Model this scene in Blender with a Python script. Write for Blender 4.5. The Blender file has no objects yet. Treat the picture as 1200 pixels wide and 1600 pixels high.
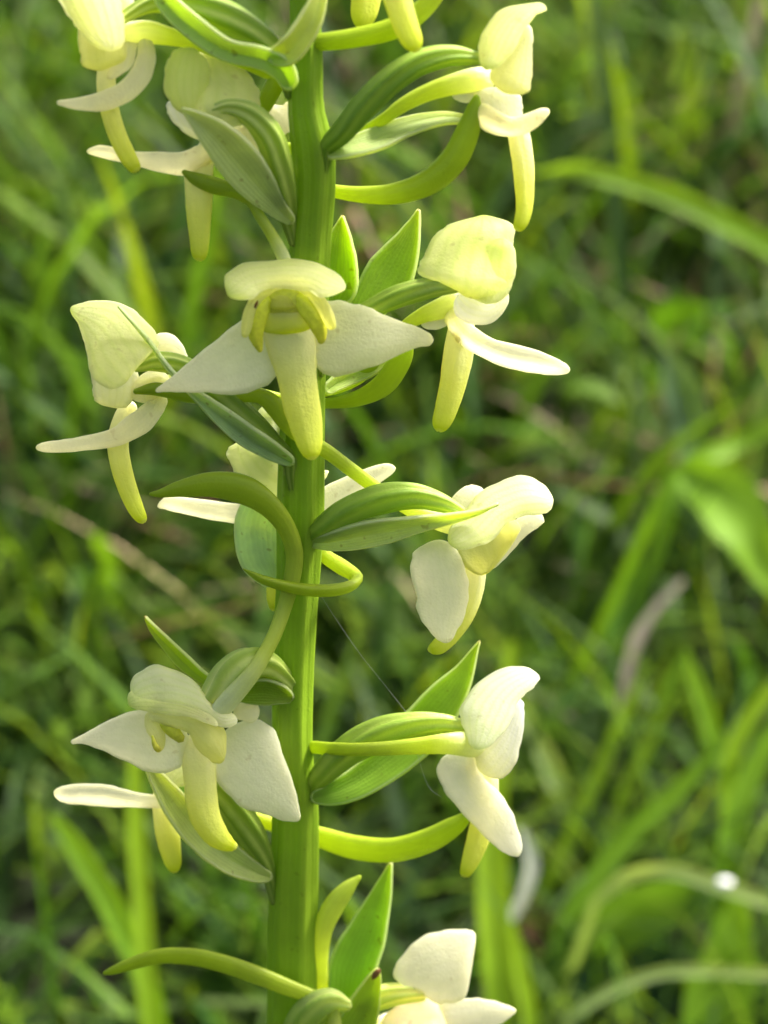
import bpy, math, random
import numpy as np
from mathutils import Vector

random.seed(7)
rng = np.random.default_rng(11)
scn = bpy.context.scene
col = scn.collection
R = math.radians

# ------------------------------------------------------------------ camera
PITCH = R(22.0)
DIST = 0.160                      # camera to the flower spike, metres
FPX = 3127.0                      # focal length in photo pixels (1200 x 1600 frame)
SZ = DIST / FPX                   # one photo pixel at the spike, metres
ZC = 0.235                        # height of the picture's centre on the spike
CAM = Vector((0.0, -DIST * math.cos(PITCH), ZC + DIST * math.sin(PITCH)))
FWD = Vector((0, math.cos(PITCH), -math.sin(PITCH)))
UPV = Vector((0, math.sin(PITCH), math.cos(PITCH)))
RGT = Vector((1, 0, 0))
cam_d = bpy.data.cameras.new('camera')
cam = bpy.data.objects.new('camera', cam_d)
col.objects.link(cam)
cam.location = CAM
cam.rotation_euler = (R(90) - PITCH, 0, 0)
cam_d.sensor_fit = 'VERTICAL'
cam_d.sensor_height = 32.0
cam_d.lens = 16.0 * FPX / 800.0
cam_d.clip_start = 0.002
cam_d.clip_end = 600
cam_d.dof.use_dof = True
cam_d.dof.focus_distance = DIST - 0.002
cam_d.dof.aperture_fstop = cam_d.lens / 2.4
scn.camera = cam

# ------------------------------------------------------------------ light
SUN_EL, SUN_AZ = R(57), R(72)     # azimuth measured from +y (behind the plant) towards +x
wd = bpy.data.worlds.new('World')
scn.world = wd
wd.use_nodes = True
nt = wd.node_tree
bgn = nt.nodes['Background']
sky = nt.nodes.new('ShaderNodeTexSky')
sky.sky_type = 'NISHITA'
sky.sun_disc = False
sky.sun_elevation = SUN_EL
sky.sun_rotation = SUN_AZ
sky.air_density = 0.6
sky.dust_density = 6.0
sky.ozone_density = 0.5
nt.links.new(sky.outputs[0], bgn.inputs[0])
bgn.inputs[1].default_value = 0.105
sd = bpy.data.lights.new('sun', 'SUN')
sun = bpy.data.objects.new('sun', sd)
col.objects.link(sun)
sd.energy = 3.9
sd.angle = R(13)
sd.color = (1.0, 0.96, 0.88)
sv = Vector((math.sin(SUN_AZ) * math.cos(SUN_EL), math.cos(SUN_AZ) * math.cos(SUN_EL), math.sin(SUN_EL)))
sun.rotation_euler = sv.to_track_quat('Z', 'Y').to_euler()
sun.location = (0, 1, 2)
vs = scn.view_settings
scn.display_settings.display_device = 'sRGB'
vs.view_transform = 'Standard'
vs.look = 'None'
vs.gamma = 1.0
vs.use_curve_mapping = False
vs.exposure = 1.98
cy = scn.cycles
cy.use_denoising = True
cy.max_bounces = 14
cy.diffuse_bounces = 8
cy.transmission_bounces = 10
cy.glossy_bounces = 3
cy.caustics_reflective = False
cy.caustics_refractive = False
cy.sample_clamp_indirect = 6.0

# ------------------------------------------------------------------ helpers
def ray(px, py):
    return FWD + RGT * ((px - 600.0) / FPX) + UPV * ((800.0 - py) / FPX)

def X(px, py, z):
    """a point of the spike: photo pixel, z = pixels towards the viewer from the stem's axis plane"""
    d = ray(px, py)
    return CAM + d * ((-z * SZ - CAM.y) / d.y)

def ground_z(x, y):
    b = 0.25 * (min(max(y, -0.6), 3.2) + (0.10 if y > 3.2 else 0))
    return b + 0.006 * math.sin(x * 23 + 1.3) * math.sin(y * 19 + .4) + 0.003 * math.sin(x * 61 + y * 47)

def smooth_rows(rows, n, cluster=0.0):
    """Catmull-Rom through rows (tuples of equal length) -> n samples spread by xy length"""
    P = np.array(rows, float)
    k = len(P)
    seg = np.sqrt(((P[1:, :2] - P[:-1, :2]) ** 2).sum(1)) + 1e-3
    t = np.concatenate([[0], np.cumsum(seg)])
    q = np.linspace(0, 1, n)
    ts = t[-1] * (q - cluster * np.sin(2 * math.pi * q) / (2 * math.pi))
    m = np.zeros_like(P)
    for i in range(k):
        a, b = max(0, i - 1), min(k - 1, i + 1)
        m[i] = (P[b] - P[a]) / (t[b] - t[a])
    out = []
    for s in ts:
        i = min(max(np.searchsorted(t, s, side='right') - 1, 0), k - 2)
        h = t[i + 1] - t[i]
        u = (s - t[i]) / h
        out.append((2*u**3 - 3*u**2 + 1) * P[i] + (u**3 - 2*u**2 + u) * h * m[i]
                   + (-2*u**3 + 3*u**2) * P[i + 1] + (u**3 - u**2) * h * m[i + 1])
    return np.array(out)

def link_mesh(name, verts, faces, uvs, mat, parent=None, tint=(1, 1, 1), thick=None, smooth=True, off=None):
    me = bpy.data.meshes.new(name)
    if off is not None:
        verts = [(v[0] - off[0], v[1] - off[1], v[2] - off[2]) for v in verts]
    me.from_pydata([tuple(v) for v in verts], [], faces)
    ul = me.uv_layers.new(name='UVMap')
    li = np.empty(len(me.loops), dtype=np.int32)
    me.loops.foreach_get('vertex_index', li)
    ul.data.foreach_set('uv', np.array(uvs, dtype=np.float32)[li].ravel())
    if smooth:
        me.polygons.foreach_set('use_smooth', np.ones(len(me.polygons), dtype=bool))
    me.materials.append(mat)
    me.update()
    o = bpy.data.objects.new(name, me)
    col.objects.link(o)
    o.color = (*tint, 1)
    if parent is not None:
        o.parent = parent
    if thick:
        md = o.modifiers.new('thickness', 'SOLIDIFY')
        md.thickness = thick
        md.offset = 0
        md.use_rim = True
    return o

# ------------------------------------------------------------------ materials
def node(nt, t, **kw):
    n = nt.nodes.new(t)
    for k, v in kw.items():
        setattr(n, k, v)
    return n

def math_n(nt, op, a, b=None):
    n = node(nt, 'ShaderNodeMath', operation=op)
    for i, v in enumerate((a, b)):
        if v is None:
            continue
        if isinstance(v, (int, float)):
            n.inputs[i].default_value = v
        else:
            nt.links.new(v, n.inputs[i])
    return n.outputs[0]

def mul_col(nt, a, b, fac=1.0, mode='MULTIPLY'):
    n = node(nt, 'ShaderNodeMix', data_type='RGBA', blend_type=mode)
    if isinstance(fac, (int, float)):
        n.inputs[0].default_value = fac
    else:
        nt.links.new(fac, n.inputs[0])
    for i, v in ((6, a), (7, b)):
        if isinstance(v, tuple):
            n.inputs[i].default_value = (*v, 1)
        else:
            nt.links.new(v, n.inputs[i])
    return n.outputs[2]

def ramp(nt, fac, stops):
    n = node(nt, 'ShaderNodeValToRGB')
    e = n.color_ramp.elements
    while len(e) < len(stops):
        e.new(0.5)
    for el, (p, c) in zip(e, stops):
        el.position = p
        el.color = (*c, 1)
    nt.links.new(fac, n.inputs[0])
    return n.outputs[0]

def plant_mat(name, stops, tr=0.5, ttint=(1, 1, 1), rough=0.45, spec=0.35, vein=0.0, vein_n=10, vein_col=(1.25, 1.25, 1.1),
              mottle=0.12, mscale=700.0, fine=0.00004, fscale=5000.0, attr=None, twist=0.0, vphase=0.0, vpow=5.0, vnoise=1.6, rim=0.0, speck=0.0):
    m = bpy.data.materials.new(name)
    m.use_nodes = True
    nt = m.node_tree
    nt.nodes.clear()
    out = node(nt, 'ShaderNodeOutputMaterial')
    tc = node(nt, 'ShaderNodeTexCoord')
    sp = node(nt, 'ShaderNodeSeparateXYZ')
    nt.links.new(tc.outputs['UV'], sp.inputs[0])
    c = ramp(nt, sp.outputs[0], stops)
    if attr:
        a = node(nt, 'ShaderNodeAttribute', attribute_name=attr)
        c = mul_col(nt, c, a.outputs['Color'])
    else:
        oi = node(nt, 'ShaderNodeObjectInfo')
        c = mul_col(nt, c, oi.outputs['Color'])
    no = node(nt, 'ShaderNodeTexNoise')
    no.inputs['Scale'].default_value = mscale
    no.inputs['Detail'].default_value = 4
    nt.links.new(tc.outputs['Object'], no.inputs['Vector'])
    lo, hi = 1 - mottle * 1.6, 1 + mottle * 1.6
    mr = node(nt, 'ShaderNodeMapRange')
    mr.inputs[3].default_value = lo
    mr.inputs[4].default_value = hi
    nt.links.new(no.outputs['Fac'], mr.inputs[0])
    cb = node(nt, 'ShaderNodeCombineColor')
    for i in range(3):
        nt.links.new(mr.outputs[0], cb.inputs[i])
    c = mul_col(nt, c, cb.outputs[0])
    if speck > 0:                            # grains of dust and small blemishes
        n3 = node(nt, 'ShaderNodeTexNoise')
        n3.inputs['Scale'].default_value = 1300
        n3.inputs['Detail'].default_value = 1
        nt.links.new(tc.outputs['Object'], n3.inputs['Vector'])
        m3 = node(nt, 'ShaderNodeMapRange')
        m3.inputs[1].default_value = .70
        m3.inputs[2].default_value = .76
        nt.links.new(n3.outputs['Fac'], m3.inputs[0])
        c = mul_col(nt, c, (.50, .40, .22), math_n(nt, 'MULTIPLY', m3.outputs[0], speck))
    # fine cell relief
    n2 = node(nt, 'ShaderNodeTexNoise')
    n2.inputs['Scale'].default_value = fscale
    n2.inputs['Detail'].default_value = 2
    nt.links.new(tc.outputs['Object'], n2.inputs['Vector'])
    h = math_n(nt, 'MULTIPLY', n2.outputs['Fac'], fine)
    if vein > 0:
        ph = math_n(nt, 'MULTIPLY', sp.outputs[1], vein_n * math.pi)
        ph = math_n(nt, 'ADD', ph, math_n(nt, 'MULTIPLY', sp.outputs[0], twist))
        ph = math_n(nt, 'ADD', ph, math_n(nt, 'ADD', math_n(nt, 'MULTIPLY', no.outputs['Fac'], vnoise), vphase))
        s = math_n(nt, 'ABSOLUTE', math_n(nt, 'SINE', ph))
        s = math_n(nt, 'POWER', s, vpow)
        f = math_n(nt, 'MULTIPLY', s, vein)
        c = mul_col(nt, c, mul_col(nt, c, vein_col), f, 'MIX')
        h = math_n(nt, 'ADD', h, math_n(nt, 'MULTIPLY', s, 0.00006 * vein))
    if rim > 0:                              # pale bract margin; light glowing through sepal and hood edges, painted in
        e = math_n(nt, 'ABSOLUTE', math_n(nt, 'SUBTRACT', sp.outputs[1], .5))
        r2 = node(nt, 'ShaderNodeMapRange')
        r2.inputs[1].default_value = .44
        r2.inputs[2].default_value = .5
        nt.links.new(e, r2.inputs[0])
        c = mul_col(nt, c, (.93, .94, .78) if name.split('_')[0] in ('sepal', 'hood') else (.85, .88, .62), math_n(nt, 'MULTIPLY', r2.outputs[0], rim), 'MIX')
    bp = node(nt, 'ShaderNodeBump')
    bp.inputs['Strength'].default_value = 1.0
    bp.inputs['Distance'].default_value = 1.0
    nt.links.new(h, bp.inputs['Height'])
    pb = node(nt, 'ShaderNodeBsdfPrincipled')
    pb.inputs['Roughness'].default_value = rough
    pb.inputs['Specular IOR Level'].default_value = spec
    nt.links.new(c, pb.inputs['Base Color'])
    nt.links.new(bp.outputs[0], pb.inputs['Normal'])
    tb = node(nt, 'ShaderNodeBsdfTranslucent')
    nt.links.new(mul_col(nt, c, ttint), tb.inputs['Color'])
    nt.links.new(bp.outputs[0], tb.inputs['Normal'])
    mx = node(nt, 'ShaderNodeMixShader')
    mx.inputs[0].default_value = tr
    nt.links.new(pb.outputs[0], mx.inputs[1])
    nt.links.new(tb.outputs[0], mx.inputs[2])
    nt.links.new(mx.outputs[0], out.inputs[0])
    return m

M = {}
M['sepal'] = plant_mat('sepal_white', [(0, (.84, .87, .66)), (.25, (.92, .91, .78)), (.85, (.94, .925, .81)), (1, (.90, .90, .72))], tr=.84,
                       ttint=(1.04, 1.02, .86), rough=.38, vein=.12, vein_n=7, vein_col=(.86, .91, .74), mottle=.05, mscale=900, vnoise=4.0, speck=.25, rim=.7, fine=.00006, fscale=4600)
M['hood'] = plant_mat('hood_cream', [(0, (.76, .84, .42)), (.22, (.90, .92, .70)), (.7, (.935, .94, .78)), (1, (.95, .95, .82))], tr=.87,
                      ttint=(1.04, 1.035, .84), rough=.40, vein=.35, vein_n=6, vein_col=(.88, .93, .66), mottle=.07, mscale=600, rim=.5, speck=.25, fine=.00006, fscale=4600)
M['petal'] = plant_mat('petal_yellow', [(0, (.92, .92, .70)), (.5, (.90, .90, .55)), (1, (.86, .87, .38))], tr=.84, ttint=(1.05, 1.03, .85),
                       rough=.42, vein=.2, vein_n=6, vein_col=(.9, .93, .6), mottle=.07, mscale=700, fine=.00006, fscale=4600)
M['lip'] = plant_mat('lip_yellow', [(0, (.92, .92, .76)), (.25, (.91, .92, .62)), (.55, (.82, .86, .24)), (.93, (.68, .78, .04)), (1, (.80, .86, .25))],
                     tr=.68, ttint=(1.05, 1.0, .7), rough=.36, vein=.12, vein_n=4, vein_col=(.9, .95, .8), mottle=.05, mscale=800, fine=.00005, fscale=4500)
M['spur'] = plant_mat('spur_green', [(0, (.82, .86, .68)), (.12, (.74, .80, .48)), (.30, (.54, .64, .10)), (.6, (.42, .54, .035)), (1, (.34, .46, .03))],
                      tr=.6, ttint=(1.1, 1.05, .6), rough=.35, vein=.1, vein_n=6, mottle=.08, mscale=700)
M['ovary'] = plant_mat('ovary_green', [(0, (.21, .33, .03)), (.6, (.25, .38, .045)), (1, (.42, .54, .12))], tr=.5, ttint=(1.1, 1.05, .5),
                       rough=.42, vein=.75, vein_n=3, vein_col=(1.9, 1.55, 2.6), mottle=.12, mscale=500, twist=4.8, vphase=math.pi/2 - .3, vpow=2.2, vnoise=1.3)
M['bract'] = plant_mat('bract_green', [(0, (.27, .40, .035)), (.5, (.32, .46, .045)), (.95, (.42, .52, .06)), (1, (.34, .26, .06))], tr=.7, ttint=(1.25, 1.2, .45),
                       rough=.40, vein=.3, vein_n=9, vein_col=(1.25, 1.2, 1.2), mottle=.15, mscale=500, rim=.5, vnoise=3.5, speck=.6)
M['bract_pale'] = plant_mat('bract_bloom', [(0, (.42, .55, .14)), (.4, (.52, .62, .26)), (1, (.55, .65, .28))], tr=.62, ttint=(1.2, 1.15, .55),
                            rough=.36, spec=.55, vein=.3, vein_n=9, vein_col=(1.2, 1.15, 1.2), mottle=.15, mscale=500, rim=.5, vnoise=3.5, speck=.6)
M['stem'] = plant_mat('stem_green', [(0, (.235, .375, .022)), (1, (.26, .40, .024))], tr=.42, ttint=(1.15, 1.1, .5), rough=.40, spec=.3,
                      vein=.25, vein_n=12, vein_col=(1.2, 1.2, 1.1), mottle=.16, mscale=260, vnoise=3.0, speck=.3)
M['anther'] = plant_mat('anther_olive', [(0, (.62, .62, .10)), (1, (.46, .42, .06))], tr=.3, rough=.5, mottle=.2, mscale=2500)
M['blemish'] = plant_mat('blemish_brown', [(0, (.20, .10, .02)), (1, (.14, .06, .015))], tr=.1, rough=.6, mottle=.3, mscale=3000)

# ------------------------------------------------------------------ plant builders
BASE = X(447, 3560, 0)
orchid = bpy.data.objects.new('orchid_plant', None)
col.objects.link(orchid)
orchid.location = BASE
orchid.empty_display_size = 0.01
orchid['label'] = 'tall sharp orchid spike with creamy white flowers and yellow lips on a green stem'
orchid['category'] = 'orchid'

def grid_mesh(name, V, nu, nv, mat, parent, tint, thick, off=BASE):
    faces = [(i*nv + j, i*nv + j + 1, (i+1)*nv + j + 1, (i+1)*nv + j) for i in range(nu - 1) for j in range(nv - 1)]
    uvs = [(i / (nu - 1), j / (nv - 1)) for i in range(nu) for j in range(nv)]
    return link_mesh(name, V, faces, uvs, mat, parent, tint, thick, off=off)

def petal(parent, name, mat, rows, z=0.0, cup=8.0, roll=0.0, ruffle=1.2, tint=(1, 1, 1), thick=.00018, nu=46, nv=13, fold=0.0, wob=.035, edge=0.0, lean=None):
    """rows: (x, y, half width [, dz]) along the midline, or (lx, ly, rx, ry [, dz]) as left and right edges.
    cup: bulge of the midline towards the viewer; fold: sharp midrib crease; roll: tilt of the width out of the picture plane (degrees)"""
    if len(rows[0]) >= 4 and all(len(r) in (4, 5) for r in rows) and EDGE_MODE[0]:
        rr = [((r[0] + r[2]) / 2, (r[1] + r[3]) / 2, (r[2] - r[0]) / 2, (r[3] - r[1]) / 2, r[4] if len(r) > 4 else 0) for r in rows]
        S = smooth_rows(rr, nu, .75)
        W = S[:, 2:4]; dz = S[:, 4]
    else:
        rr = [(r[0], r[1], r[2], r[3] if len(r) > 3 else 0) for r in rows]
        S = smooth_rows(rr, nu, .75)
        T = np.gradient(S[:, :2], axis=0)
        T /= np.linalg.norm(T, axis=1)[:, None] + 1e-9
        W = np.stack([-T[:, 1], T[:, 0]], 1) * np.maximum(S[:, 2], .6)[:, None]
        dz = S[:, 3]
    if lean is None:
        lean = {'hood': .75, 'sepal': .35, 'petal': .35, 'lip': .25, 'bract': .2}.get(name, 0)
    yc = S[:, 1].mean()
    arc = np.concatenate([[0], np.cumsum(np.sqrt((np.diff(S[:, :2], axis=0) ** 2).sum(1)))])
    for end in (0, 1):                       # round both ends off
        a_ = arc if end == 0 else arc[-1] - arc
        r_ = min(np.linalg.norm(W[-1 if end else 0]) * .9, arc[-1] * .25) + .01
        k_ = np.clip(1 - a_ / r_, 0, 1)
        W = W * np.sqrt(np.maximum(1 - k_ ** 2, .004))[:, None]
    jit = np.convolve(np.random.default_rng(int(abs(S[0, 0] * 7 + S[-1, 1] * 13))).normal(0, 1, (nu + 2) * 2), [.25, .5, .25], 'same').reshape(2, -1)
    ph = [random.uniform(0, 6.28) for _ in range(6)]
    tr = math.tan(R(roll))
    wmax = np.linalg.norm(W, axis=1).max() + 1e-6
    V = []
    for i in range(nu):
        u = i / (nu - 1)
        wl = np.linalg.norm(W[i])
        k = wl / wmax
        for j in range(nv):
            v = -1 + 2 * j / (nv - 1)
            side = 0 if v < 0 else 1
            ww = 1 + wob * abs(v) * (math.sin(u * 9 + ph[side]) + .6 * math.sin(u * 23 + ph[2 + side]) + 1.1 * jit[side][i])
            x = S[i, 0] + W[i, 0] * v * ww
            y = S[i, 1] + W[i, 1] * v * ww
            zz = z + dz[i] + wl * v * tr + cup * k * (1 - v * v) - fold * k * (1 - abs(v)) \
                + lean * (y - yc) + 1.3 * k * math.sin(u * 6 + v * 2.4 + ph[0]) * math.sin(v * 3.1 + ph[1]) \
                + ruffle * k * v * v * math.sin(u * 13 + ph[4 + side]) - edge * k * abs(v) ** 5
            V.append(X(x, y, zz))
    return grid_mesh(name, V, nu, nv, mat, parent, tint, thick)

EDGE_MODE = [False]
def sheet(parent, name, mat, rows, **kw):
    EDGE_MODE[0] = True
    o = petal(parent, name, mat, rows, **kw)
    EDGE_MODE[0] = False
    return o

def tube(parent, name, mat, rows, z=0.0, ribs=0, amp=.0, twist=0.0, flat=1.0, nring=18, n=None, tint=(1, 1, 1), off=BASE, mapper=X, cap=True, wob=.03):
    """rows: (x, y, radius [, dz])"""
    rr = [(r[0], r[1], r[2], r[3] if len(r) > 3 else 0) for r in rows]
    n = n or max(14, 7 * len(rr))
    S = smooth_rows(rr, n, .5)
    S[:, 2] = np.maximum(S[:, 2], .08)
    P = S[:, [0, 1, 3]].copy()
    P[:, 2] += z
    T = np.gradient(P, axis=0)
    T /= np.linalg.norm(T, axis=1)[:, None] + 1e-9
    A = np.array([0, 0, 1.0]) - T[0] * T[0, 2]
    if np.linalg.norm(A) < 1e-3:
        A = np.array([1.0, 0, 0])
    ph = 0.0 if name == 'flower' else random.uniform(0, 6.28)
    V, uv, F = [], [], []
    m_ = nring + 1
    for i in range(n):
        A = A - T[i] * A.dot(T[i])
        A /= np.linalg.norm(A)
        B = np.cross(T[i], A)
        u = i / (n - 1)
        for j in range(nring + 1):
            a = 2 * math.pi * j / nring - math.pi / 2
            r = S[i, 2] * (1 + amp * math.cos(ribs * (a + twist * u) + ph)) * (1 + wob * math.sin(u * 11 + ph))
            p = P[i] + B * (math.cos(a) * r) + A * (math.sin(a) * r * flat)
            V.append(mapper(*p))
            uv.append((u, 2 * j / nring))
    for i in range(n - 1):
        for j in range(nring):
            k = j + 1
            F.append((i*m_ + j, i*m_ + k, (i+1)*m_ + k, (i+1)*m_ + j))
    if cap:
        for i, s in ((0, -1), (n - 1, 1)):
            c = P[i] + T[i] * s * S[i, 2] * .6
            V.append(mapper(*c))
            uv.append((i / (n - 1), 0))
            q = len(V) - 1
            for j in range(nring):
                k = j + 1
                F.append((q, i*m_ + k, i*m_ + j) if s < 0 else (q, i*m_ + j, i*m_ + k))
    return link_mesh(name, V, F, uv, mat, parent, tint, off=off)

def ovary(rows, z=0, label=None, tint=(1, 1, 1)):
    """the flower's own mesh: its ribbed twisted stalk; every floral part hangs on it"""
    r0 = tuple(rows[0]) + (0,) * (4 - len(rows[0]))
    xs_ = np.interp(r0[1], [-60, 90, 235, 300, 430, 620, 820, 900, 1100, 1250, 1420, 1620], [476, 478, 489, 491, 482, 474, 469, 466, 457, 461, 458, 455])
    rows = [(xs_ + (r0[0] - xs_) * .8, r0[1] + 48, 5, r0[3]), (xs_ + (r0[0] - xs_) * .92, r0[1] + 20, r0[2] * .75, r0[3])] + list(rows)
    o = tube(orchid, 'flower', M['ovary'], rows, z=z, ribs=6, amp=.15, twist=1.6, nring=42, tint=tint)
    if label:
        o['label'] = label
    return o

def bract(rows, z=0, pale=False, cup=-4, fold=5, roll=0, tint=(1, 1, 1), **kw):
    return petal(orchid, 'bract', M['bract_pale' if pale else 'bract'], rows, z=z, cup=cup, fold=fold, roll=roll, tint=tint, thick=.0003, wob=.02, ruffle=.8, **kw)

def spur(f, rows, z=0, **kw):
    kw.setdefault('flat', .75)
    return tube(f, 'spur', M['spur'], rows, z=z, nring=18, wob=.06, **kw)

def lip(f, rows, z=0, **kw):
    kw.setdefault('cup', 7)
    return petal(f, 'lip', M['lip'], rows, z=z, thick=.0006, ruffle=.4, wob=.015, **kw)

# ================================================================== GROUND
def smat(name, base, rough=.9):
    m = bpy.data.materials.new(name)
    m.use_nodes = True
    return m, m.node_tree, m.node_tree.nodes['Principled BSDF']

gm, gt, gp = smat('soil_and_moss', None)
tc = node(gt, 'ShaderNodeTexCoord')
n1 = node(gt, 'ShaderNodeTexNoise'); n1.inputs['Scale'].default_value = 22; n1.inputs['Detail'].default_value = 8
n2 = node(gt, 'ShaderNodeTexNoise'); n2.inputs['Scale'].default_value = 240; n2.inputs['Detail'].default_value = 6
gt.links.new(tc.outputs['Object'], n1.inputs['Vector'])
gt.links.new(tc.outputs['Object'], n2.inputs['Vector'])
c1 = ramp(gt, n1.outputs['Fac'], [(.32, (.022, .015, .009)), (.48, (.020, .024, .009)), (.62, (.018, .036, .008))])
c2 = ramp(gt, n2.outputs['Fac'], [(.3, (.45, .42, .40)), (.7, (1.5, 1.4, 1.3))])
gt.links.new(mul_col(gt, c1, c2), gp.inputs['Base Color'])
gp.inputs['Roughness'].default_value = .95
bpn = node(gt, 'ShaderNodeBump'); bpn.inputs['Distance'].default_value = .004
gt.links.new(n2.outputs['Fac'], bpn.inputs['Height'])
gt.links.new(bpn.outputs[0], gp.inputs['Normal'])

xs = np.concatenate([[-300, -80, -20, -6, -3], np.linspace(-1.6, 1.6, 110), [3, 6, 20, 80, 300]])
ys = np.concatenate([[-300, -80, -20, -5, -2], np.linspace(-1.0, 3.4, 130), [5, 9, 25, 90, 300]])
V = [(x, y, ground_z(x, y)) for y in ys for x in xs]
nx = len(xs)
F = [(j*nx + i, j*nx + i + 1, (j+1)*nx + i + 1, (j+1)*nx + i) for j in range(len(ys) - 1) for i in range(nx - 1)]
g = link_mesh('ground', V, F, [(v[0], v[1]) for v in V], gm)
g['kind'] = 'structure'

# ================================================================== GRASS (nobody could count it)
M['grass'] = plant_mat('grass', [(0, (.75, .85, .6)), (.4, (1, 1, 1)), (1, (1.1, 1.05, .8))], tr=.5, ttint=(1.6, 1.45, .5), rough=.5, spec=.16,
                       vein=.35, vein_n=5, vein_col=(1.15, 1.15, 1.1), mottle=.12, mscale=120, fine=.00003, fscale=1500, attr='Col')
M['dry'] = plant_mat('dry_grass', [(0, (.8, .8, .8)), (1, (1, 1, 1))], tr=.25, ttint=(1.1, 1, .8), rough=.6, spec=.2, vein=.4, vein_n=4,
                     vein_col=(.7, .65, .6), mottle=.25, mscale=150, fine=.00003, fscale=1500, attr='Col')

def blades(name, N, area, Lr, wr, th0, th1, palette, mat, keep=None, segs=7, lift=0.0):
    V, F, UV, CO = [], [], [], []
    (x0, x1), (y0, y1) = area
    k = 0
    tufts = [(rng.uniform(x0, x1), rng.uniform(y0, y1), rng.uniform(0, 6.28)) for _ in range(N // 7)]
    for q in range(N):
        if q % 4 == 0:
            x, y = rng.uniform(x0, x1), rng.uniform(y0, y1)
            az = rng.uniform(0, 6.283)
        else:
            t = tufts[rng.integers(len(tufts))]
            x, y = t[0] + rng.normal(0, .012), t[1] + rng.normal(0, .012)
            az = t[2] + rng.normal(0, 1.2)
        L = rng.uniform(*Lr) * (0.6 + .4 * rng.random())
        if keep and not keep(x, y, L):
            continue
        w = rng.uniform(*wr)
        a0 = rng.uniform(*th0); a1 = rng.uniform(*th1)
        tw = rng.normal(0, .5)
        c = palette[rng.integers(len(palette))]
        br = rng.uniform(.75, 1.25)
        c = (c[0] * br * rng.uniform(.9, 1.1), c[1] * br, c[2] * br * rng.uniform(.8, 1.2), 1)
        p = np.array([x, y, ground_z(x, y) + lift * rng.random()])
        base = len(V)
        kink = rng.random() < .12
        kp = rng.uniform(.4, .8)
        for s in range(segs + 1):
            u = s / segs
            th = a0 + a1 * u ** 1.4 + (1.1 if kink and u > kp else 0)
            d = np.array([math.cos(az) * math.sin(th), math.sin(az) * math.sin(th), math.cos(th)])
            if s:
                p = p + d * (L / segs)
                gz = ground_z(p[0], p[1]) + .002
                if p[2] < gz:
                    p = np.array([p[0], p[1], gz])
            a = az + math.pi / 2 + tw * u
            wd_ = np.array([math.cos(a), math.sin(a), 0])
            nn = np.cross(d, wd_)
            ww = w * (.55 + .45 * min(1, u * 4)) * max(0.02, 1 - u ** 2.6) * .5
            for v in (-1, 0, 1):
                V.append(p + wd_ * ww * v - nn * ww * .35 * (1 - abs(v)))
                UV.append((u, (v + 1) / 2)); CO.append(c)
        for s in range(segs):
            b = base + s * 3
            F.append((b, b+1, b+4, b+3)); F.append((b+1, b+2, b+5, b+4))
    o = link_mesh(name, V, F, UV, mat)
    ca = o.data.color_attributes.new('Col', 'FLOAT_COLOR', 'POINT')
    ca.data.foreach_set('color', np.array(CO, dtype=np.float32).ravel())
    o['kind'] = 'stuff'
    return o

GREENS = [(.040, .092, .010), (.054, .118, .011), (.080, .155, .012), (.030, .074, .013), (.062, .105, .036), (.100, .170, .014), (.024, .060, .009), (.034, .078, .016)]
TANS = [(.26, .19, .11), (.18, .12, .07), (.30, .24, .16), (.10, .06, .035), (.15, .08, .05)]

def keep_grass(x, y, L):
    if y < 0.13:
        return L < .085 and (x * x + y * y) > .0009 and not (abs(x) < .05 and -.30 < y < -.08)
    if y < 0.34:                     # shorter sward close behind the plant
        return L < .05 + max(0, y - .22) * .6
    return True

blades('meadow_grass', 12500, ((-.62, .62), (.13, 1.25)), (.06, .20), (.0025, .0066), (.05, .55), (.3, 1.7), GREENS, M['grass'], keep_grass)
blades('meadow_grass', 3200, ((-.6, .6), (-.7, .13)), (.04, .085), (.002, .0042), (.05, .5), (.3, 1.5), GREENS, M['grass'], keep_grass, segs=5)
blades('meadow_grass', 9000, ((-1.6, 1.6), (1.25, 3.2)), (.10, .22), (.003, .006), (.05, .5), (.3, 1.5), GREENS, M['grass'], None, segs=5)
blades('meadow_grass', 8000, ((-.45, .45), (.14, .75)), (.06, .13), (.0012, .0030), (.05, .7), (.3, 1.9), GREENS, M['grass'], lambda x, y, L: (L < .11 or y > .35) and y > .25 and (x < .02 or y > .36 or (x * 977) % 1 < .5))
blades('meadow_grass', 6500, ((-.35, .35), (.12, .38)), (.03, .065), (.0013, .0040), (.1, .9), (.3, 1.6), GREENS, M['grass'], lambda x, y, L: x < .02 or L < .034, segs=5)
blades('meadow_grass', 900, ((-.3, .3), (.17, .36)), (.07, .12), (.0015, .0045), (.05, .7), (.3, 1.5), GREENS, M['grass'], lambda x, y, L: x < .02 or x > .14, segs=6)
blades('meadow_grass', 1500, ((.02, .3), (.16, .36)), (.04, .11), (.0008, .0019), (.1, 1.0), (.3, 1.6), GREENS, M['grass'], None, segs=6)
blades('dry_grass', 420, ((-.3, .3), (.27, .6)), (.05, .12), (.0008, .0020), (.3, 1.3), (.1, 1.0), [(.42, .33, .22), (.34, .24, .15), (.28, .15, .09)], M['dry'], None, segs=6, lift=.01)
blades('dry_grass', 1700, ((-.62, .62), (-.1, 1.3)), (.06, .17), (.0015, .0038), (.9, 1.5), (-.2, .5), TANS, M['dry'], keep_grass, segs=5, lift=.03)

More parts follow.
